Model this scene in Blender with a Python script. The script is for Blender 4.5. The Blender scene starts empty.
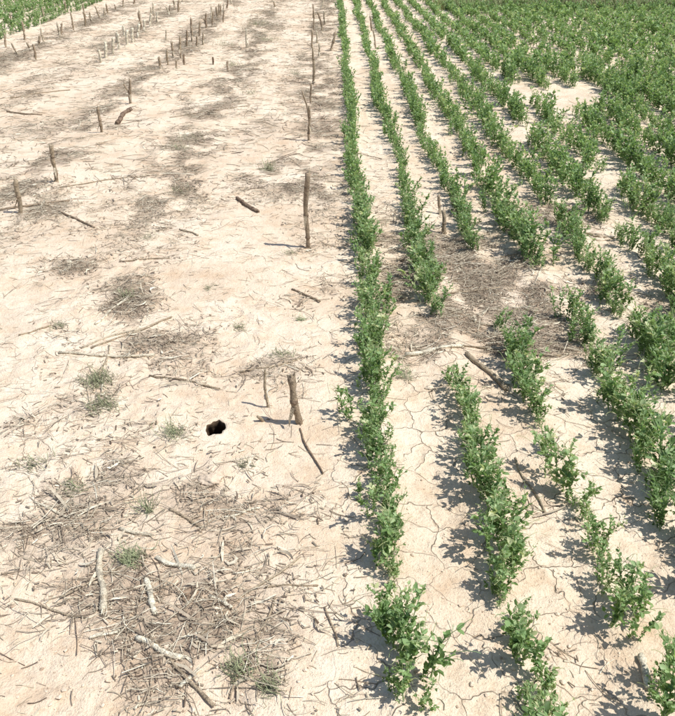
import bpy, math, numpy as np
from mathutils import Vector, Matrix
rng = np.random.default_rng(11)
scene = bpy.context.scene

# ---------------------------------------------------------------- camera
CAM_H = 1.6; FPX = 750.0; PITCH = math.radians(30.6); YAW = math.radians(-0.35)
cam = bpy.data.cameras.new("camera"); camo = bpy.data.objects.new("camera", cam)
scene.collection.objects.link(camo); scene.camera = camo
camo.location = (0, 0, CAM_H); camo.rotation_euler = (math.radians(90) - PITCH, 0, YAW)
cam.sensor_fit = 'VERTICAL'; cam.sensor_height = 24; cam.lens = 24 * FPX / 716
cam.clip_start = 0.05; cam.clip_end = 2000
RC = np.array(camo.rotation_euler.to_matrix())

def ray(x, y):
    return RC @ np.array([(x - 337.5) / FPX, -(y - 358) / FPX, -1.0])
def at(x, y):                      # surveyed ground position of a point seen in the photo
    d = ray(x, y); t = -CAM_H / d[2]
    return np.array([d[0] * t, d[1] * t])
def rise(x, y, gy):                # point at forward distance gy
    d = ray(x, y); t = gy / d[1]
    return np.array([d[0] * t, gy, CAM_H + d[2] * t])

# ---------------------------------------------------------------- noise
_T = rng.random((8, 256, 256))
def vnoise(x, y, s=0):
    x = np.asarray(x, float); y = np.asarray(y, float)
    xi = np.floor(x).astype(int); yi = np.floor(y).astype(int)
    fx = x - xi; fy = y - yi
    fx = fx * fx * (3 - 2 * fx); fy = fy * fy * (3 - 2 * fy)
    t = _T[s % 8]
    a = t[xi & 255, yi & 255]; b = t[(xi + 1) & 255, yi & 255]
    c = t[xi & 255, (yi + 1) & 255]; d = t[(xi + 1) & 255, (yi + 1) & 255]
    return (a * (1 - fx) + b * fx) * (1 - fy) + (c * (1 - fx) + d * fx) * fy
def fbm(x, y, o=4, s=0):
    v = 0; a = .5; n = 0
    x = np.asarray(x, float); y = np.asarray(y, float)
    for i in range(o):
        v = v + a * vnoise(x + 17.3 * i, y + 9.1 * i, s + i); n += a; a *= .5; x = x * 2.03; y = y * 2.03
    return v / n
def sst(a, b, x):
    t = np.clip((x - a) / (b - a), 0, 1); return t * t * (3 - 2 * t)

HOLE = at(216, 431)
HY = 1.45
ROWX = [0.163, 0.475, 0.762] + [0.160 + 0.297 * k for k in range(3, 38)]
STUB = [-0.17, -1.13, -2.12, -3.15, -4.15]

# residue clumps   px centre, px radii, strength
BLOBS = [(185,640,115,80,.68),(120,600,90,55,.6),(255,655,60,60,.6),(60,520,90,45,.6),(235,500,90,45,.5),(130,690,60,25,.55),
 (125,310,50,30,.75),(95,385,45,45,.5),(205,375,90,20,.6),(170,192,45,12,.6),(306,290,22,18,.6),
 (72,270,30,10,.7),(285,362,22,14,.4),(470,290,80,54,1.5),(500,350,85,30,1.0),(40,212,60,10,.6),(175,435,60,30,.4),
 (265,175,35,16,.5),(150,345,60,16,.6),(560,215,40,12,.7),(300,690,50,40,.4),(20,590,50,60,.35),
 (60,130,90,12,.4),(250,125,60,20,.3),(420,360,40,18,.6),(540,500,30,60,.3),(560,640,30,40,.35),(330,250,40,10,.25),
 (120,480,80,26,.45),(30,415,50,20,.35),(390,240,30,30,.5),(620,300,60,30,.4),(250,560,70,28,.45)]
_B = []
for (x, y, rx, ry, s) in BLOBS:
    c = at(x, y); a = at(x + rx, y); f = at(x, y - ry); n = at(x, y + ry)
    _B.append((c[0], (f[1] + n[1]) / 2, abs(a[0] - c[0]), (f[1] - n[1]) / 2, s))
def litter(x, y):
    x = np.asarray(x, float); y = np.asarray(y, float)
    n = fbm(x * 7, y * 5, 4, 2)
    D = np.zeros_like(x)
    for (cx, cy, rx, ry, s) in _B:
        q = ((x - cx) / rx) ** 2 + ((y - cy) / ry) ** 2
        D = np.maximum(D, s * np.exp(-q * 1.1))
    far = sst(3.4, 6.0, y)
    n2 = fbm(x * 2.2, y * .6, 3, 5)
    for sx in STUB:
        w = .30
        D = np.maximum(D, (.3 + .40 * far) * np.exp(-((x - sx) / w) ** 2) * (.40 + .60 * sst(.34, .56, n2)) * sst(2.6, 5, y))
    D = D * (.10 + 1.7 * sst(.36, .62, n))
    D = D + .032 * (x < .1) + .008 + .045 * far * (x < 0)
    D = D * sst(.045, .075, np.hypot(x - HOLE[0], (y - HOLE[1]) / HY))
    return np.clip(D, 0, 1.6)

def height(x, y):
    x = np.asarray(x, float); y = np.asarray(y, float)
    fade = 1 / (1 + np.maximum(0, np.hypot(x, y) - 30) / 20)
    h = .055 * (fbm(x * .55, y * .35, 3, 1) - .5)
    h = h + .030 * (fbm(x * 2.6, y * 1.9, 3, 3) - .5)
    h = h + .014 * (fbm(x * 9, y * 9, 3, 4) - .5)
    r = np.abs(fbm(x * 22, y * 22, 3, 6) - .5)
    h = h + .011 * (r * 2) * (.35 + sst(.45, .65, fbm(x * 1.7, y * 1.7, 2, 7)))
    h = h + .004 * (fbm(x * 45, y * 45, 2, 0) - .5)
    for rx in ROWX[:6]:
        h = h + .008 * np.exp(-((x - rx) / .07) ** 2)
    return h * fade

# ---------------------------------------------------------------- mesh builder
class MB:
    def __init__(s): s.V = []; s.L = []; s.S = []; s.T = []; s.n = 0
    def add(s, V, faces, t):
        V = np.asarray(V, float).reshape(-1, 3)
        for f in faces:
            f = np.asarray(f, int)
            if f.size == 0: continue
            s.L.append((f + s.n).ravel()); s.S.append(np.full(f.shape[0], f.shape[1]))
        s.V.append(V); s.T.append(np.broadcast_to(np.asarray(t, float), (len(V),)).copy()); s.n += len(V)
    def data(s):
        return np.concatenate(s.V), np.concatenate(s.L), np.concatenate(s.S), np.concatenate(s.T)
    def obj(s, name, mat, smooth=True, parent=None, extra=None):
        V, L, S, T = s.data()
        me = bpy.data.meshes.new(name)
        me.vertices.add(len(V)); me.vertices.foreach_set('co', V.astype(np.float32).ravel())
        me.loops.add(len(L)); me.loops.foreach_set('vertex_index', L.astype(np.int32))
        me.polygons.add(len(S))
        st = np.concatenate([[0], np.cumsum(S)[:-1]]).astype(np.int32)
        me.polygons.foreach_set('loop_start', st)
        me.update(calc_edges=True)
        me.polygons.foreach_set('use_smooth', np.full(len(S), smooth, dtype=bool))
        a = me.attributes.new('tint', 'FLOAT', 'POINT'); a.data.foreach_set('value', T.astype(np.float32))
        if extra:
            for k, v in extra.items():
                a = me.attributes.new(k, 'FLOAT', 'POINT'); a.data.foreach_set('value', v.astype(np.float32))
        me.materials.append(mat)
        o = bpy.data.objects.new(name, me); scene.collection.objects.link(o)
        if parent: o.parent = parent
        return o

def stamp(mb, tv, tf, tt, M, P, dt):
    N = len(P); nv = len(tv)
    V = np.einsum('nij,vj->nvi', M, tv) + P[:, None, :]
    off = (np.arange(N) * nv)[:, None, None]
    faces = [(np.asarray(f)[None] + off).reshape(-1, np.asarray(f).shape[1]) for f in tf]
    T = (tt[None] + dt[:, None]).ravel()
    mb.add(V.reshape(-1, 3), faces, T)

def tubes(mb, P, r, sides, tint, cap=False):
    P = np.asarray(P, float); N, k, _ = P.shape
    t = np.gradient(P, axis=1); t /= np.linalg.norm(t, axis=2, keepdims=True) + 1e-9
    mean = P[:, -1] - P[:, 0]; mean /= np.linalg.norm(mean, axis=1, keepdims=True) + 1e-9
    ref = np.where(np.abs(mean[:, 2:3]) > .7, np.array([[1, .05, 0.]]), np.array([[0, .03, 1.]]))
    u = np.cross(t, ref[:, None, :]); u /= np.linalg.norm(u, axis=2, keepdims=True) + 1e-9
    v = np.cross(t, u)
    a = np.arange(sides) / sides * 2 * np.pi
    r = np.broadcast_to(r, (N, k))
    V = P[:, :, None, :] + r[:, :, None, None] * (np.cos(a)[None, None, :, None] * u[:, :, None, :] + np.sin(a)[None, None, :, None] * v[:, :, None, :])
    f = []
    for i in range(k - 1):
        for j in range(sides):
            j2 = (j + 1) % sides
            f.append((i * sides + j, i * sides + j2, (i + 1) * sides + j2, (i + 1) * sides + j))
    f = np.array(f); off = (np.arange(N) * k * sides)[:, None, None]
    faces = [(f[None] + off).reshape(-1, 4)]
    if cap:
        c = np.array([list(range(sides))[::-1], list(range((k - 1) * sides, k * sides))])
        faces.append((c[None] + off).reshape(-1, sides))
    mb.add(V.reshape(-1, 3), faces, np.repeat(np.broadcast_to(tint, (N,)), k * sides))

def ribbons(mb, P, w, tint, tilt=None):
    P = np.asarray(P, float); N, k, _ = P.shape
    t = np.gradient(P, axis=1); t /= np.linalg.norm(t, axis=2, keepdims=True) + 1e-9
    up = np.array([0, 0, 1.])[None, None]
    s = np.cross(t, np.broadcast_to(up, t.shape)); s /= np.linalg.norm(s, axis=2, keepdims=True) + 1e-9
    if tilt is not None:
        n = np.cross(s, t); c = np.cos(tilt)[..., None]; d = np.sin(tilt)[..., None]
        s = s * c + n * d
    w = np.broadcast_to(w, (N, k))[:, :, None]
    V = np.stack([P - s * w, P + s * w], axis=2)
    f = np.array([(2 * i, 2 * i + 1, 2 * i + 3, 2 * i + 2) for i in range(k - 1)])
    off = (np.arange(N) * k * 2)[:, None, None]
    mb.add(V.reshape(-1, 3), [(f[None] + off).reshape(-1, 4)], np.repeat(np.broadcast_to(tint, (N,)), k * 2))

# ---------------------------------------------------------------- materials
def newmat(name):
    m = bpy.data.materials.new(name); m.use_nodes = True
    nt = m.node_tree; nt.nodes.clear(); return m, nt
def N(nt, t, **k):
    n = nt.nodes.new(t)
    for a, b in k.items(): setattr(n, a, b)
    return n
def ramp(nt, src, stops, interp='LINEAR'):
    r = N(nt, 'ShaderNodeValToRGB'); r.color_ramp.interpolation = interp
    e = r.color_ramp.elements
    while len(e) < len(stops): e.new(.5)
    for i, (p, c) in enumerate(stops):
        e[i].position = p; e[i].color = (c[0], c[1], c[2], 1) if len(c) == 3 else c
    nt.links.new(src, r.inputs[0]); return r.outputs[0]
def g(v): return (v, v, v)
def mixc(nt, f, a, b, mode='MIX'):
    m = N(nt, 'ShaderNodeMix', data_type='RGBA', blend_type=mode)
    for s, v in ((m.inputs[0], f), (m.inputs[6], a), (m.inputs[7], b)):
        if isinstance(v, (int, float)): s.default_value = v
        elif isinstance(v, tuple): s.default_value = (*v, 1)
        else: nt.links.new(v, s)
    return m.outputs[2]
def math_(nt, op, a, b=None):
    m = N(nt, 'ShaderNodeMath', operation=op)
    for s, v in ((m.inputs[0], a), (m.inputs[1], b)):
        if v is None: continue
        if isinstance(v, (int, float)): s.default_value = v
        else: nt.links.new(v, s)
    return m.outputs[0]
def noise(nt, vec, scale, detail=4, rough=.55, dist=0):
    n = N(nt, 'ShaderNodeTexNoise'); n.inputs['Scale'].default_value = scale
    n.inputs['Detail'].default_value = detail; n.inputs['Roughness'].default_value = rough
    n.inputs['Distortion'].default_value = dist
    nt.links.new(vec, n.inputs['Vector']); return n
def attr(nt, name):
    a = N(nt, 'ShaderNodeAttribute'); a.attribute_name = name; return a.outputs['Fac']
def finish(nt, col, rough=.9, bump=None, bs=.5, bd=.01, spec=.3, trans=None):
    p = N(nt, 'ShaderNodeBsdfPrincipled'); p.inputs['Roughness'].default_value = rough
    p.inputs['Specular IOR Level'].default_value = spec
    nt.links.new(col, p.inputs['Base Color'])
    o = N(nt, 'ShaderNodeOutputMaterial')
    if bump is not None:
        b = N(nt, 'ShaderNodeBump'); b.inputs['Strength'].default_value = bs; b.inputs['Distance'].default_value = bd
        nt.links.new(bump, b.inputs['Height']); nt.links.new(b.outputs[0], p.inputs['Normal'])
    out = p.outputs[0]
    if trans:
        t = N(nt, 'ShaderNodeBsdfTranslucent')
        tc = mixc(nt, 1.0, col, trans[1], 'MULTIPLY'); nt.links.new(tc, t.inputs[0])
        mx = N(nt, 'ShaderNodeMixShader'); mx.inputs[0].default_value = trans[0]
        nt.links.new(out, mx.inputs[1]); nt.links.new(t.outputs[0], mx.inputs[2]); out = mx.outputs[0]
    nt.links.new(out, o.inputs[0])

def soil_mat():
    m, nt = newmat('sandy_soil')
    vec = N(nt, 'ShaderNodeTexCoord').outputs['Object']
    n1 = noise(nt, vec, 1.3, 3, .6); n2 = noise(nt, vec, 9, 4, .65); n3 = noise(nt, vec, 70, 4, .7); n4 = noise(nt, vec, 210, 2, .6)
    c = ramp(nt, n1.outputs[0], [(.35, (.71, .57, .42)), (.55, (.81, .68, .525)), (.7, (.84, .72, .57))])
    c2 = ramp(nt, n2.outputs[0], [(.33, (.86, .79, .72)), (.55, (1, 1, 1))])
    c = mixc(nt, .8, c, c2, 'MULTIPLY')
    c3 = ramp(nt, n3.outputs[0], [(.3, (.73, .67, .61)), (.5, (1, 1, 1))])
    c = mixc(nt, .6, c, c3, 'MULTIPLY')
    sp = ramp(nt, n4.outputs[0], [(.30, g(1)), (.36, g(0))])
    lit = attr(nt, 'litter')
    spf = math_(nt, 'MULTIPLY', sp, math_(nt, 'ADD', math_(nt, 'MULTIPLY', lit, .8), .25))
    c = mixc(nt, spf, c, (.24, .17, .11))
    ln = math_(nt, 'MULTIPLY', lit, math_(nt, 'ADD', n2.outputs[0], ramp(nt, n3.outputs[0], [(.35, g(.0)), (.6, g(.7))])))
    lf = ramp(nt, ln, [(.28, g(0)), (1.4, g(.75))])
    c = mixc(nt, lf, c, (.31, .235, .17))
    # drying cracks
    wn = noise(nt, vec, 7, 3, .6)
    dv = N(nt, 'ShaderNodeVectorMath', operation='MULTIPLY_ADD')
    nt.links.new(wn.outputs['Color'], dv.inputs[0]); dv.inputs[1].default_value = (.16, .16, 0); nt.links.new(vec, dv.inputs[2])
    vo = N(nt, 'ShaderNodeTexVoronoi', feature='DISTANCE_TO_EDGE', voronoi_dimensions='2D'); vo.inputs['Scale'].default_value = 8
    nt.links.new(dv.outputs[0], vo.inputs['Vector'])
    line = ramp(nt, vo.outputs['Distance'], [(.005, g(1)), (.020, g(0))])
    mk = ramp(nt, math_(nt, 'ADD', n1.outputs[0], math_(nt, 'MULTIPLY', attr(nt, 'crack'), .22)), [(.57, g(0)), (.71, g(1))])
    mk2 = ramp(nt, wn.outputs[0], [(.40, g(.15)), (.52, g(1))])
    cr = math_(nt, 'MULTIPLY', mk, math_(nt, 'MULTIPLY', mk2, attr(nt, 'crack')))
    cf = math_(nt, 'MULTIPLY', line, cr)
    c = mixc(nt, math_(nt, 'MULTIPLY', cf, .7), c, (.26, .185, .12))
    curl = ramp(nt, vo.outputs['Distance'], [(.03, g(1)), (.16, g(0))])   # plate edges lift slightly
    gr = attr(nt, 'green')
    gc = ramp(nt, n2.outputs[0], [(.35, (.10, .13, .045)), (.6, (.19, .21, .09))])
    c = mixc(nt, gr, c, gc)
    b = math_(nt, 'ADD', math_(nt, 'MULTIPLY', n3.outputs[0], .8), math_(nt, 'MULTIPLY', n4.outputs[0], .35))
    b = math_(nt, 'SUBTRACT', b, math_(nt, 'MULTIPLY', cf, 1.1))
    b = math_(nt, 'ADD', b, math_(nt, 'MULTIPLY', math_(nt, 'MULTIPLY', curl, cr), .3))
    finish(nt, c, .95, b, .8, .012, .12)
    return m
def clod_mat():
    m, nt = newmat('soil_clod_material')
    vec = N(nt, 'ShaderNodeTexCoord').outputs['Object']
    n = noise(nt, vec, 60, 4, .7)
    c = ramp(nt, n.outputs[0], [(.3, (.58, .46, .34)), (.6, (.78, .65, .50))])
    t = ramp(nt, attr(nt, 'tint'), [(0, (.40, .33, .28)), (.5, (1, 1, 1))])
    c = mixc(nt, 1., c, t, 'MULTIPLY')
    finish(nt, c, .95, n.outputs[0], .7, .008, .15); return m
def pea_mat():
    m, nt = newmat('pea_leaf')
    vec = N(nt, 'ShaderNodeTexCoord').outputs['Object']
    n = noise(nt, vec, 2.2, 2)
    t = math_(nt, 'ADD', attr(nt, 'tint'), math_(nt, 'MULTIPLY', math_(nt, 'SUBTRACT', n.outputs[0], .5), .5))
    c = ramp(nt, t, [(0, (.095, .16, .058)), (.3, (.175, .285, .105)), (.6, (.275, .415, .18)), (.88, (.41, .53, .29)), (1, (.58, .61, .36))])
    finish(nt, c, .5, None, spec=.4, trans=(.38, (1.2, 1.25, .65))); return m
def straw_mat(name, stops, rough=.75):
    m, nt = newmat(name)
    vec = N(nt, 'ShaderNodeTexCoord').outputs['Object']
    n = noise(nt, vec, 45, 3, .65)
    c = ramp(nt, attr(nt, 'tint'), stops)
    k = ramp(nt, n.outputs[0], [(.3, g(.6)), (.6, g(1.05))])
    c = mixc(nt, 1., c, k, 'MULTIPLY')
    finish(nt, c, rough, None, spec=.25); return m
def stalk_mat():
    m, nt = newmat('weathered_stalk')
    tc = N(nt, 'ShaderNodeTexCoord').outputs['Object']
    n = noise(nt, tc, 55, 4, .7); n2 = noise(nt, tc, 220, 3, .6)
    c = ramp(nt, attr(nt, 'tint'), [(0, (.12, .07, .05)), (.3, (.33, .24, .165)), (.6, (.52, .42, .29)), (1, (.88, .80, .62))])
    k = ramp(nt, n.outputs[0], [(.32, g(.45)), (.6, g(1.1))])
    c = mixc(nt, .9, c, k, 'MULTIPLY')
    k2 = ramp(nt, n2.outputs[0], [(.35, g(.6)), (.6, g(1.))])
    c = mixc(nt, .7, c, k2, 'MULTIPLY')
    finish(nt, c, .85, n2.outputs[0], .9, .005, .15); return m
SOIL = soil_mat(); CLOD = clod_mat(); PEA = pea_mat(); STALK = stalk_mat()
STRAW = straw_mat('dry_straw', [(0, (.13, .09, .065)), (.3, (.28, .215, .155)), (.6, (.45, .375, .275)), (.85, (.66, .58, .43)), (1, (.86, .79, .62))])
WEED = straw_mat('weed_blades', [(0, (.17, .155, .09)), (.5, (.28, .30, .17)), (1, (.37, .42, .22))])
GRASS = straw_mat('grass_blades', [(0, (.24, .20, .12)), (.4, (.25, .30, .12)), (.8, (.32, .38, .17)), (1, (.46, .42, .25))])
hm, nt = newmat('burrow_shaded_soil')  # shaft wall soil, colour darkened to paint in the shade inside the hole
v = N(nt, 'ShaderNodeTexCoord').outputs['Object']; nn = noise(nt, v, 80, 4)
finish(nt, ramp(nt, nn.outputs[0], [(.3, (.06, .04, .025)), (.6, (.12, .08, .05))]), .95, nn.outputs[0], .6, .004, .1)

# ---------------------------------------------------------------- ground
def axis(a, b, s, lo, hi, gr):
    core = list(np.arange(a, b, s)); x = b; d = s; R = []
    while x < hi: R.append(x); d *= gr; x += d
    R.append(hi); x = a; d = s; Lf = []
    while True:
        d *= gr; x -= d
        if x < lo: break
        Lf.append(x)
    Lf.append(lo)
    return np.array(Lf[::-1] + core + R)
ax = axis(-1.2, 1.3, .011, -400, 400, 1.03)
ay = axis(.9, 3.2, .011, -60, 700, 1.022)
X, Y = np.meshgrid(ax, ay)
Z = height(X, Y)
nx, ny = len(ax), len(ay)
idx = np.arange(nx * ny).reshape(ny, nx)
q = np.stack([idx[:-1, :-1], idx[:-1, 1:], idx[1:, 1:], idx[1:, :-1]], -1).reshape(-1, 4)
fx, fy = X.ravel(), Y.ravel()
qc = np.stack([fx[q].mean(1), fy[q].mean(1)], 1)
q = q[np.hypot(qc[:, 0] - HOLE[0], (qc[:, 1] - HOLE[1]) / HY) > .040]
mb = MB(); mb.add(np.stack([fx, fy, Z.ravel()], 1), [q], 0)
green = np.clip(sst(18.2, 19.5, fy) + sst(15, 16, fy) * (fx > 2.2) + .0, 0, 1) * .9
crack = np.clip(.42 + .75 * sst(-.15, .2, fx), 0, 1) * sst(9, 5, fy)
ground = mb.obj('ground', SOIL, True, extra={'litter': litter(fx, fy), 'green': green, 'crack': crack})

# burrow: crumbly soil lip and a shaft slanting down and away
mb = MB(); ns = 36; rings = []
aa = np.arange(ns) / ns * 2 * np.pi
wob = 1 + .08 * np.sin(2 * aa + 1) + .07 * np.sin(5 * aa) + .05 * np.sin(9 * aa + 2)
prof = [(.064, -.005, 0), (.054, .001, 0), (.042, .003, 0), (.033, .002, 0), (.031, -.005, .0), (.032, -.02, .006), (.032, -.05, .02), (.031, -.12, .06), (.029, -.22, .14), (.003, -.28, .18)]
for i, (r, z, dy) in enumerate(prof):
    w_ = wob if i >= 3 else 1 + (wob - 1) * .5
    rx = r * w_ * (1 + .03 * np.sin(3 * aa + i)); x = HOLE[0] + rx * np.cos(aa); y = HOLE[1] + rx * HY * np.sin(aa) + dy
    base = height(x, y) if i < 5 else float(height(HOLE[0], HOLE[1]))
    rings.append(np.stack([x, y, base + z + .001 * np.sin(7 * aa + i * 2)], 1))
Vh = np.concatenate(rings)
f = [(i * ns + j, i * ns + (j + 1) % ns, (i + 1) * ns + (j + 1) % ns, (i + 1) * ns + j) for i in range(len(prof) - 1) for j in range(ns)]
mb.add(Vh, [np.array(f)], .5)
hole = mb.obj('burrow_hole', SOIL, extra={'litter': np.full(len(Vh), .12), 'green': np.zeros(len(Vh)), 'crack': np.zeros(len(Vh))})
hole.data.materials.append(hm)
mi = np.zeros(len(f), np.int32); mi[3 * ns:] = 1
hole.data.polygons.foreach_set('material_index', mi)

# ---------------------------------------------------------------- pea plants
def rotz(a): c, s = math.cos(a), math.sin(a); return np.array([[c, -s, 0], [s, c, 0], [0, 0, 1]])
def rotx(a): c, s = math.cos(a), math.sin(a); return np.array([[1, 0, 0], [0, c, -s], [0, s, c]])
def roty(a): c, s = math.cos(a), math.sin(a); return np.array([[c, 0, s], [0, 1, 0], [-s, 0, c]])
LEAF0 = (np.array([(0, 0, 0), (-.28, .26, .10), (0, .3, 0), (.28, .26, .10), (-.27, .68, .08), (0, .68, -.02), (.27, .68, .08), (0, .98, -.05)]),
         [np.array([(0, 2, 1), (0, 3, 2), (4, 5, 7), (5, 6, 7)]), np.array([(1, 2, 5, 4), (2, 3, 6, 5)])])
LEAF1 = (np.array([(0, 0, 0), (-.32, .5, .10), (.32, .5, .10), (0, 1, -.05)]), [np.array([(0, 3, 1), (0, 2, 3)])])

def pea_plant(r, lod, H=.155):
    mb = MB(); leaf = LEAF0 if lod == 0 else LEAF1
    def lf(p, az, el, s, roll=0, t=.5):
        R = rotz(az) @ rotx(el) @ roty(roll) * s
        wf = r.uniform(.75, 1.1)
        mb.add((leaf[0] * np.array([wf, 1, r.uniform(.6, 2.4)])) @ R.T + p, leaf[1], t)
    for st in range(r.integers(2, 4) if lod < 2 else 2):
        la = r.uniform(0, 2 * np.pi); lean = r.uniform(.05, .34); h = H * r.uniform(.55, 1.15)
        b = np.array([r.normal(0, .008), r.normal(0, .012), -.01])
        dirv = np.array([math.cos(la), math.sin(la), 0])
        def P(t): return b + dirv * lean * h * t ** 1.4 + np.array([0, 0, h * t + .008]) + np.array([math.sin(t * 7 + la) * .004, math.cos(t * 6) * .004, 0])
        ts = np.linspace(0, 1, 6 if lod == 0 else 3)
        tubes(mb, np.array([[P(t) for t in ts]]), np.linspace(.0019, .0011, len(ts))[None], 4 if lod == 0 else 3, .8)
        n = max(4, int(h / (.0150 if lod == 0 else .020)))
        if lod == 2: n = 4
        a0 = r.uniform(0, 2 * np.pi)
        k = (.61, .82, 1.25)[lod]
        for i in range(n):
            t = .10 + .90 * (i + r.uniform(-.3, .3)) / n; p = P(t)
            az = a0 + i * np.pi + r.normal(0, .5)
            sz = (.018 + .011 * math.sin(min(1, t * 1.1) * math.pi * .75)) * r.uniform(.65, 1.3) * k
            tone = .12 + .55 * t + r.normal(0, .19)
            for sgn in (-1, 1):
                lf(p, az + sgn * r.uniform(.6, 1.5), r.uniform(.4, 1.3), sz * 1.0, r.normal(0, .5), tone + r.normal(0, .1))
            pl = r.uniform(.010, .034); el = r.uniform(.4, 1.25)
            dv = rotz(az) @ rotx(el) @ np.array([0, 1., 0]); e = p + dv * pl
            if lod == 0: tubes(mb, np.array([[p, (p + e) / 2 + [0, 0, .002], e]]), .0008, 3, .85)
            pr = 2 if (lod == 0 and r.random() < .55) else 1
            for j in range(pr):
                q_ = e - dv * .011 * j
                for sgn in (-1, 1):
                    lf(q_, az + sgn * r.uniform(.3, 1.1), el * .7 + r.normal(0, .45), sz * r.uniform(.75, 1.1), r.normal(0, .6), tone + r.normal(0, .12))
            if lod == 0 and t > .35 and r.random() < .9:   # tendril
                s_ = np.linspace(0, 1, 6); L_ = r.uniform(.025, .055); c_ = r.uniform(-1, 1)
                pts = [e + dv * L_ * x + np.array([math.cos(az) * c_, math.sin(az) * c_, 0]) * .018 * x * x + np.array([0, 0, .014 * x - .020 * x ** 3]) for x in s_]
                tubes(mb, np.array([pts]), .0007, 3, 1.)
        p = P(1.0)
        for j in range(6 if lod < 2 else 3):
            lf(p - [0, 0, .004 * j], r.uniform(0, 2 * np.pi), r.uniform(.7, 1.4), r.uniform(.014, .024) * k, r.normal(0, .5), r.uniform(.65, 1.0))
    V, L, S, T = mb.data()
    st = np.concatenate([[0], np.cumsum(S)[:-1]])
    fs = []
    for k in (3, 4):
        ii = st[S == k]
        if len(ii): fs.append(L[ii[:, None] + np.arange(k)])
    return V, fs, T
PLANTS = [[pea_plant(rng, l) for _ in range(14 if l == 0 else 8)] for l in range(3)]

def gap(*ys): return [(at(337, b)[1], at(337, a)[1]) for a, b in ys]
GAPS = {0: gap((592, 610), (724, 800)), 1: gap((322, 388), (612, 626), (692, 706)), 2: gap((258, 326), (434, 450), (530, 542), (574, 584)),
        3: gap((274, 312), (352, 360), (620, 800)), 4: gap((210, 222), (318, 330), (400, 415)), 5: gap((128, 140), (225, 236)), 6: gap((86, 106), (170, 184)), 7: gap((92, 114),), 8: gap((90, 108),)}
THIN = {0: 1.6, 1: 1.5, 2: 1.05, 3: 1.0}

def make_row(x0, y0, y1, gaps, dens, name='pea_row', hs=1.0):
    ys = []; y = y0
    while y < y1:
        step = .023 if y < 4.5 else (.030 if y < 9 else .046)
        y += step * rng.uniform(.5, 1.5)
        if any(a < y < b for a, b in gaps): continue
        cl = vnoise(y * 3.3, x0 * 7.7, 3) * .5 + vnoise(y * 9, x0 * 5.1, 4) * .5
        if rng.random() > dens * (.34 + 1.4 * sst(.20, .52, cl)): continue
        ys.append(y)
    if not ys: return
    ys = np.array(ys); n = len(ys)
    wob = .018 * np.sin(ys * 1.7 + x0 * 9) + .03 * (vnoise(ys * 2.2, ys * 0 + x0 * 3, 2) - .5)
    xs = x0 + wob + rng.normal(0, .021 if x0 < 1 else .027, n)
    big = sst(.7, 2.2, abs(x0)) * .32
    sc = (.74 + .42 * vnoise(ys * 1.6, ys * 0 + x0 * 2, 5)) * rng.uniform(.5, 1.25, n) * (1 + big) * hs * (1 - .10 * sst(7, 11, ys))
    ed = np.ones(n)
    for a, b in gaps: ed = np.minimum(ed, .6 + .4 * np.clip(np.minimum(abs(ys - a), abs(ys - b)) / .12, 0, 1))
    sc = sc * ed
    zs = height(xs, ys)
    lod = np.where(ys < 4.6, 0, np.where(ys < 9.5, 1, 2))
    if x0 < -2: lod = np.maximum(lod, 1)
    mb = MB()
    for l in range(3):
        for vi, (tv, tf, tt) in enumerate(PLANTS[l]):
            sel = np.where((lod == l) & (np.arange(n) % len(PLANTS[l]) == vi))[0]
            if len(sel) == 0: continue
            a = rng.uniform(0, 2 * np.pi, len(sel)); c, s = np.cos(a), np.sin(a); S_ = sc[sel]
            tx = rng.normal(0, .14, len(sel)); ty = rng.normal(0, .10, len(sel))
            M = np.zeros((len(sel), 3, 3)); M[:, 0, 0] = c; M[:, 0, 1] = -s; M[:, 1, 0] = s; M[:, 1, 1] = c; M[:, 2, 2] = .94
            M[:, 0, 2] = tx; M[:, 1, 2] = ty
            M *= S_[:, None, None]
            P = np.stack([xs[sel], ys[sel], zs[sel]], 1)
            stamp(mb, tv, tf, tt, M, P, rng.normal(0, .07, len(sel)))
    mb.obj(name, PEA)
for k, x0 in enumerate(ROWX):
    y1 = 24 if x0 < 2.2 else 16.4
    make_row(x0, .2 if k < 8 else 1.5, y1, GAPS.get(k, []), THIN.get(k, 1.1), hs=1.04 if k < 2 else 1.0)
for k in range(18):
    make_row(-4.95 - .297 * k, 3, 24, [(6, 7)], .7, hs=.8)
for k in range(16):
    make_row(-.15 - .297 * k, 18.4 + rng.uniform(-.3, .3), 24, [], .7)

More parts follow.
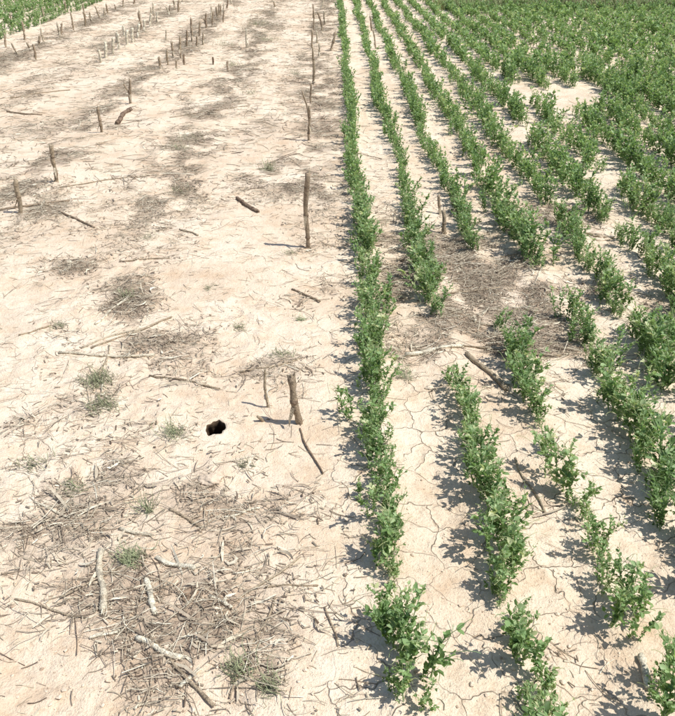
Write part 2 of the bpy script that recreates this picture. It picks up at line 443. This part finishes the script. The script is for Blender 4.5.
# ---------------------------------------------------------------- residue (straw, dead leaf shreds)
def scatter(n, x0, x1, y0, y1, mind=0.):
    x = rng.uniform(x0, x1, n); y = rng.uniform(y0, y1, n)
    D = litter(x, y)
    keep = rng.random(n) < np.clip(D, 0, 1.3) / 1.3
    keep &= D > mind
    return x[keep], y[keep], D[keep]
def strand_pts(x, y, az, L, k, bend, lift):
    s = np.linspace(-.5, .5, k)[None]
    a = az[:, None] + bend[:, None] * s
    px = x[:, None] + L[:, None] * s * np.cos(a); py = y[:, None] + L[:, None] * s * np.sin(a)
    tilt = rng.normal(0, .10, len(x))[:, None]
    pz = height(px, py) + lift[:, None] + np.abs(tilt * L[:, None] * (s + .5 * np.sign(tilt)))
    return np.stack([px, py, pz], 2)
mb = MB()
for (n, box) in ((125000, (-2.6, 2.4, .9, 5.0)), (125000, (-5.2, 3.5, 5.0, 18.0))):
    x, y, D = scatter(n, *box)
    m = len(x); az = np.where(rng.random(m) < .4, rng.normal(.1, .5, m), rng.uniform(0, np.pi, m))
    L = rng.lognormal(-3.15, .6, m) * (1 + .6 * (y > 5)); L = np.clip(L, .01, .26)
    dh = np.hypot(x - HOLE[0], (y - HOLE[1]) / HY); L = np.where(dh < .15, np.minimum(L, .03), L)
    r = rng.uniform(.0005, .0014, m) * (1 + (y > 5) * .9)
    tint = np.clip(rng.beta(2, 1.6, m) + (rng.random(m) < .15) * .4, 0, 1)
    P = strand_pts(x, y, az, L, 4, rng.normal(0, .35, m), rng.uniform(0, .010, m) * np.clip(D, .1, 1.4) + .0006)
    tubes(mb, P, r[:, None] * np.ones((1, 4)), 3, tint)
mb.obj('straw_residue', STRAW)
mb = MB()
for (n, box) in ((9000, (-2.6, 2.4, .9, 5.0)), (13000, (-5.2, 3.5, 5.0, 18.0))):
    x, y, D = scatter(n, *box, mind=.08)
    m = len(x); az = rng.uniform(0, np.pi, m); L = np.clip(rng.lognormal(-2.9, .5, m), .02, .2)
    dh = np.hypot(x - HOLE[0], (y - HOLE[1]) / HY); L = np.where(dh < .15, .025, L)
    w = rng.uniform(.0012, .0045, m)[:, None] * np.array([.4, 1, 1.1, .8, .25])[None]
    tint = np.clip(rng.beta(3, 1.3, m), 0, 1)
    P = strand_pts(x, y, az, L, 5, rng.normal(0, .7, m), rng.uniform(.002, .010, m))
    ribbons(mb, P, w, tint, rng.normal(0, .5, (m, 1)) + np.linspace(-.5, .5, 5)[None] * rng.normal(0, 1.5, (m, 1)))
mb.obj('dead_leaf_litter', STRAW)
mb = MB()
x, y, D = scatter(50000, -2.4, 2.2, 1.0, 5.2, mind=.08)
m = len(x); az = rng.uniform(0, np.pi, m); L = rng.uniform(.005, .022, m)
P = strand_pts(x, y, az, L, 2, rng.normal(0, .3, m), rng.uniform(.001, .007, m))
tubes(mb, P, rng.uniform(.0008, .0030, m)[:, None] * np.ones((1, 2)), 4, np.clip(rng.beta(1.7, 1.6, m), 0, 1), cap=True)
mb.obj('stalk_chips', STRAW, smooth=False)

# ---------------------------------------------------------------- soil crumbs
ico = [(0, 0, 1), (.89, 0, .45), (.28, .85, .45), (-.72, .53, .45), (-.72, -.53, .45), (.28, -.85, .45), (.72, .53, -.45), (-.28, .85, -.45), (-.89, 0, -.45), (-.28, -.85, -.45), (.72, -.53, -.45), (0, 0, -1)]
icf = np.array([(0,1,2),(0,2,3),(0,3,4),(0,4,5),(0,5,1),(1,6,2),(2,7,3),(3,8,4),(4,9,5),(5,10,1),(6,7,2),(7,8,3),(8,9,4),(9,10,5),(10,6,1),(11,7,6),(11,8,7),(11,9,8),(11,10,9),(11,6,10)])
ico = np.array(ico)
mb = MB()
for vi in range(6):
    tv = ico * rng.uniform(.6, 1.25, (12, 1)) * np.array([1, .8, .6])
    n = 2600; y = rng.uniform(.9, 1, n) + rng.random(n) ** 1.6 * 7; x = rng.uniform(-1, 1, n) * (.9 + y * .55)
    keep = vnoise(x * 2.1, y * 2.1, 1) > rng.uniform(.2, .75, n)
    keep &= np.hypot(x - HOLE[0], (y - HOLE[1]) / HY) > .045
    x, y = x[keep], y[keep]; n = len(x)
    s = np.clip(rng.lognormal(-5.9, .5, n), .0012, .009); a = rng.uniform(0, 6.28, n)
    M = np.zeros((n, 3, 3)); M[:, 0, 0] = np.cos(a); M[:, 0, 1] = -np.sin(a); M[:, 1, 0] = np.sin(a); M[:, 1, 1] = np.cos(a); M[:, 2, 2] = 1
    stamp(mb, tv, [icf], np.zeros(12), M * s[:, None, None], np.stack([x, y, height(x, y) + s * .2], 1), np.where(rng.random(n) < .12, .15, rng.uniform(.4, .8, n)))
mb.obj('soil_crumbs', CLOD, smooth=False)
import bmesh
def clod(px, py, r, tint):
    bm = bmesh.new(); bmesh.ops.create_icosphere(bm, subdivisions=4, radius=1)
    V = np.array([v.co[:] for v in bm.verts]); F = np.array([[v.index for v in f.verts] for f in bm.faces]); bm.free()
    s = rng.uniform(0, 90)
    d = 1 + .9 * (fbm(V[:, 0] * 1.8 + s, V[:, 1] * 1.8 + V[:, 2], 4, 2) - .5) + .9 * (fbm(V[:, 2] * 3 + s, V[:, 1] * 3 + V[:, 0] * 2, 4, 4) - .5)
    V = V * d[:, None] * np.array([1.25, .9, .45]) * r; c = at(px, py)
    mb = MB(); mb.add(V + np.array([c[0], c[1], float(height(c[0], c[1])) + r * .05]), [F], tint); mb.obj('soil_clod', CLOD)
for c in [(191, 598, .022, .06), (211, 483, .030, .38), (600, 236, .06, .9), (585, 246, .035, .8), (645, 205, .05, .8), (430, 392, .016, .6)]:
    clod(*c)

# ---------------------------------------------------------------- stalks
def stalk(mb, P, r, tint, sides=10, splinters=3):
    P = np.array(P, float); k = len(P)
    rr = np.full(k, r) * (1 + .10 * rng.normal(0, 1, k)); 
    tubes(mb, P[None], rr[None], sides, np.array([tint]), cap=True)
    V = mb.V[-1]; V += rng.normal(0, r * .10, V.shape)
    d = P[-1] - P[-2]; d /= np.linalg.norm(d) + 1e-9
    for i in range(splinters):
        o = rng.normal(0, r * .4, 3); L = rng.uniform(.4, 1.5) * r
        tubes(mb, np.array([[P[-1] + o * .8 - d * r * 1.5, P[-1] + o + d * L * .5, P[-1] + o * 1.2 + d * L]]), np.array([[r * .35, r * .25, r * .05]]), 4, min(1, tint + .15))
def curve_pts(A, B, n=9, amp=.05):
    A, B = np.array(A), np.array(B); L = np.linalg.norm(B - A); t = np.linspace(0, 1, n)[:, None]
    ph = rng.uniform(0, 6.28, 3)
    return A + (B - A) * t + amp * L * np.sin(np.pi * t) * np.sin(t * 3 + ph) * np.array([1, 1, .3])
def build_stub(A, top, r, tint, name='corn_stalk_stub', branch=None, by=None):
    P = curve_pts(A, top, 12, .03)
    mb = MB(); stalk(mb, P, r, tint)
    L = np.linalg.norm(top - A)
    nn_ = max(1, int(L / .13))
    for i in range(nn_):
        t = (i + .6) / nn_; d = (top - A) / L
        p = P[int(t * 11)]
        tubes(mb, np.array([[p - d * r * .8, p - d * r * .3, p + d * r * .3, p + d * r * .8]]), np.array([[r * .9, r * 1.2, r * 1.18, r * .9]]), 10, tint - .15)
    for i in range(6):
        a = rng.uniform(0, 6.28); e = A + np.array([math.cos(a) * r * 2.2, math.sin(a) * r * 2.2, 0.01])
        tubes(mb, np.array([[A + [0, 0, .02 + r * .8], (A + e) / 2 + [0, 0, .016], e]]), np.array([[r * .25, r * .22, r * .12]]), 5, tint - .1)
    if L > .12:
        a = rng.uniform(0, 6.28); o = np.array([math.cos(a), math.sin(a), 0]) * r * 1.1
        p0 = P[5] + o
        ribbons(mb, np.array([[p0, p0 + o * .6 + [0, 0, -.02], p0 + o * 1.6 + [0, 0, -.04], p0 + o * 2.0 + [0, 0, -.065]]]), np.array([[r * .6, r * .6, r * .4, r * .1]]), np.array([min(1, tint + .2)]))
    if branch:
        q_ = rise(branch[0], branch[1], by); s_ = P[int(branch[2] * 11)]
        stalk(mb, curve_pts(s_, q_, 6, .05), r * .6, tint)
    mb.obj(name, STALK)
def stub(bx, by, tx, ty, r, tint, branch=None):
    b = at(bx, by); top = rise(tx, ty, b[1]); z0 = float(height(b[0], b[1]))
    tint = min(1, tint + rng.uniform(.05, .3)); r = r * rng.uniform(.70, .9)
    A = np.array([b[0], b[1], z0 - .02]); y_ = b[1]
    top[1] += rng.normal(0, .02)
    build_stub(A, top, r, tint, branch=branch, by=y_)
S_ = [(308,248,308,172,.016,.32),(309,140,309,106,.012,.2,(302,91,.6)),(311,104,311,84,.012,.3),(313,84,313,48,.014,.35),(312,48,312,30,.013,.25),(314,30,314,12,.013,.3),(313,18,313,4,.013,.3),
 (20,214,16,180,.016,.28),(57,184,53,144,.017,.33),(102,134,98,107,.016,.3),(131,106,130,80,.015,.3,(124,84,.5)),(36,60,33,45,.015,.3),(25,40,22,22,.015,.25),(12,28,10,14,.015,.3),(45,20,42,8,.015,.3),(86,17,83,4,.015,.3),(6,48,4,34,.015,.3),(60,36,58,24,.015,.4),(66,12,65,2,.015,.3),
 (160,70,159,57,.015,.3),(168,66,167,50,.015,.4),(173,56,172,42,.015,.3),(181,58,180,36,.016,.35),(187,47,187,30,.016,.3),(192,42,191,27,.016,.3),(199,36,200,22,.016,.35),(206,28,206,14,.016,.3),(212,26,213,12,.016,.3),(218,16,219,4,.016,.3),(227,9,228,0,.016,.3),(178,12,179,0,.017,.3),(196,46,197,36,.014,.4),(166,40,166,30,.014,.5),(184,66,184,54,.013,.3),(223,22,224,11,.014,.3),(203,44,203,33,.013,.3),(176,70,176,60,.012,.4),
 (106,58,105,42,.022,.95),(113,54,113,38,.022,.95),(119,50,118,34,.022,1.),(127,46,127,30,.022,.9),(133,43,132,28,.022,1.),(138,38,139,24,.022,.95),(145,32,144,20,.022,1.),(150,26,151,14,.022,.9),(116,44,117,32,.020,.9),(124,37,123,26,.020,.9),(156,22,157,12,.020,.9),(101,62,99,50,.020,.85),(213,64,213,57,.013,.2),(228,72,227,62,.012,.3),
 (301,426,291,378,.016,.32),(268,408,265,369,.006,.35),(445,232,444,212,.013,.3),(440,213,439,196,.012,.2),(376,48,373,30,.013,.3),(372,30,370,16,.013,.3),(268,420,258,413,.007,.25)]
for s in S_:
    stub(*s[:6], branch=s[6] if len(s) > 6 else None)
for sx, y0, y1, pr in ((-4.15, 8, 18, .85), (-3.15, 12, 18, .75), (-1.13, 9, 18, .4), (-.17, 10, 18, .3), (-2.12, 12, 18, .7)):
    y = y0
    while y < y1:
        y += rng.uniform(.3, .6)
        if rng.random() > pr: continue
        x = sx + rng.normal(0, .05); h = rng.uniform(.10, .28)
        A = np.array([x, y, float(height(x, y)) - .02])
        build_stub(A, A + np.array([rng.normal(0, .03), rng.normal(0, .03), h]), rng.uniform(.011, .016), rng.uniform(.4, .9))
def fallen(x0, y0, x1, y1, r, tint, amp=.05, lift=0.0):
    tint = min(1, tint + .12); r *= .85
    a = at(x0, y0); b = at(x1, y1); n = 12
    P = curve_pts([a[0], a[1], 0], [b[0], b[1], 0], n, amp)
    P[:, 2] = height(P[:, 0], P[:, 1]); P[:, 2] = P[:, 2] * .5 + .5 * P[:, 2].max() + r * .5 + lift * np.linspace(0, 1, n)
    mb = MB(); stalk(mb, P, r, tint)
    L = np.linalg.norm(P[-1] - P[0])
    if r > .005:
        for i in range(max(1, int(L / .11))):
            j = min(n - 2, int((i + .6) / max(1, int(L / .11)) * n)); p = P[j]; d = (P[j + 1] - P[j]); d /= np.linalg.norm(d)
            tubes(mb, np.array([[p - d * r * .8, p - d * r * .3, p + d * r * .3, p + d * r * .8]]), np.array([[r * .9, r * 1.18, r * 1.16, r * .9]]), 10, tint - .15)
    mb.obj('fallen_stalk', STALK)
F_ = [(237,199,258,213,.014,.12),(60,357,155,359,.007,.75),(92,352,172,320,.005,.4),(147,583,156,617,.009,1.),(102,553,103,613,.011,.7),(137,641,182,661,.008,1.),(150,640,214,708,.005,.4),
 (300,432,323,476,.0035,.15),(157,562,196,573,.008,.95),(120,530,152,537,.006,.8),(60,215,95,231,.007,.25),(405,358,462,350,.009,.9),(460,349,560,357,.005,.4),(466,357,506,392,.012,.46),
 (292,292,320,303,.006,.3),(7,112,42,116,.008,.3),(170,512,202,530,.005,.4),(515,460,545,515,.0045,.5),(0,212,70,203,.007,.3),(650,366,678,368,.010,1.),(117,126,131,112,.022,.1),(96,328,128,303,.006,.95),
 (82,352,150,330,.005,.6),(640,655,648,690,.010,.85),(265,590,318,588,.003,.4),(200,640,300,560,.003,.5),(60,600,150,560,.003,.5),(230,700,275,600,.003,.4),(15,600,90,620,.003,.5),(150,380,220,392,.004,.4),(240,375,300,362,.004,.45),
 (430,300,500,288,.005,.4),(470,320,530,335,.005,.6),(545,212,580,210,.006,.3),(20,340,52,330,.004,.4),(120,265,170,262,.004,.4),(180,232,198,238,.006,.5),(60,190,150,178,.004,.4),(170,120,250,108,.004,.4),(10,98,70,90,.006,.4),(95,395,110,350,.004,.5),(325,610,338,650,.003,.4),
 (210,600,232,612,.006,.9),(90,640,120,632,.005,.9),(180,690,200,672,.006,.85),(35,505,70,520,.004,.85),(225,520,260,510,.004,.85)]
for f_ in F_: fallen(*f_)

# ---------------------------------------------------------------- weeds
def tuft(px, py, R, n, hgt, tint):
    c = at(px, py); mb = MB()
    a = rng.uniform(0, 2 * np.pi, n); L = hgt * rng.uniform(.5, 1.3, n); o = rng.normal(0, R * .35, (n, 2))
    s = np.linspace(0, 1, 5)[None]; out = rng.uniform(.2, 1.1, n)[:, None] * L[:, None]
    x = c[0] + o[:, :1] + np.cos(a)[:, None] * out * s ** 1.2 + .01 * np.sin(s * 5 + a[:, None]); y = c[1] + o[:, 1:] + np.sin(a)[:, None] * out * s ** 1.2
    z = height(x[:, 0], y[:, 0])[:, None] - .003 + L[:, None] * (s - .45 * s ** 2.5 * rng.uniform(0, 2, (n, 1)))
    z = np.maximum(z, height(x, y) + .002)
    P = np.stack([x, y, z], 2)
    ribbons(mb, P, rng.uniform(.0005, .0014, (n, 1)) * np.array([1, 1, .9, .6, .1])[None], np.clip(tint + rng.normal(0, .25, n), 0, 1))
    mb.obj('weed_tuft', WEED)
W_ = [(268,170,.08,90,.09,.5),(180,192,.12,90,.05,.3),(174,438,.07,90,.08,.6),(236,675,.05,80,.06,.4),(132,562,.05,140,.05,.65),(128,300,.07,90,.05,.6),(98,385,.10,260,.05,.35),(104,410,.08,150,.05,.4),(302,322,.03,40,.04,.6),(283,358,.06,60,.05,.5),
 (148,512,.03,40,.08,.5),(235,66,.2,120,.1,.4),(290,255,.06,50,.04,.3),(250,95,.2,100,.07,.4),(190,140,.2,100,.06,.3),(405,380,.05,60,.06,.5),(30,470,.08,60,.04,.3),(240,330,.05,40,.04,.4),(180,150,.12,80,.06,.4),(270,40,.3,120,.1,.5),(75,490,.06,60,.04,.3),(270,690,.05,60,.05,.4),
 (210,290,.06,40,.03,.4),(60,330,.06,50,.03,.3),(150,240,.08,50,.04,.4),(245,470,.05,40,.04,.3),(260,25,.4,140,.12,.5),(225,45,.3,120,.1,.4),(295,75,.1,60,.08,.4)]
for w in W_: tuft(*w)

# far grass strip beside the plot
mb = MB(); n = 50000
x = rng.uniform(2.1, 16, n); y = 16.0 + rng.random(n) ** 1.3 * 9; a = rng.uniform(0, 6.28, n); L = rng.uniform(.06, .2, n)
s = np.linspace(0, 1, 3)[None]
P = np.stack([x[:, None] + np.cos(a)[:, None] * L[:, None] * .7 * s ** 1.5, y[:, None] + np.sin(a)[:, None] * L[:, None] * .7 * s ** 1.5, height(x, y)[:, None] + L[:, None] * s], 2)
ribbons(mb, P, np.array([[.006, .005, .001]]), np.clip(fbm(x * .8, y * .8, 3, 2) * 1.2 - .1 + rng.normal(0, .2, n), 0, 1))
mb.obj('grass_strip', GRASS)

# ---------------------------------------------------------------- light
el = math.radians(59); hx, hy = .965, -.26
S = Vector((hx * math.cos(el), hy * math.cos(el), math.sin(el)))
sl = bpy.data.lights.new('sun', 'SUN'); sl.energy = 5.0; sl.angle = math.radians(.53); sl.color = (1, .97, .925)
so = bpy.data.objects.new('sun', sl); so.rotation_euler = S.to_track_quat('Z', 'Y').to_euler(); scene.collection.objects.link(so); so.location = (6, -2, 10)
w = bpy.data.worlds.new("World"); scene.world = w; w.use_nodes = True; nt = w.node_tree
bg = nt.nodes['Background']; sk = nt.nodes.new('ShaderNodeTexSky'); sk.sky_type = 'NISHITA'; sk.sun_disc = False
sk.sun_elevation = el; sk.sun_rotation = math.atan2(hx, hy); nt.links.new(sk.outputs[0], bg.inputs[0]); bg.inputs[1].default_value = .12
scene.view_settings.view_transform = 'Standard'; scene.view_settings.look = 'None'; scene.view_settings.exposure = 0
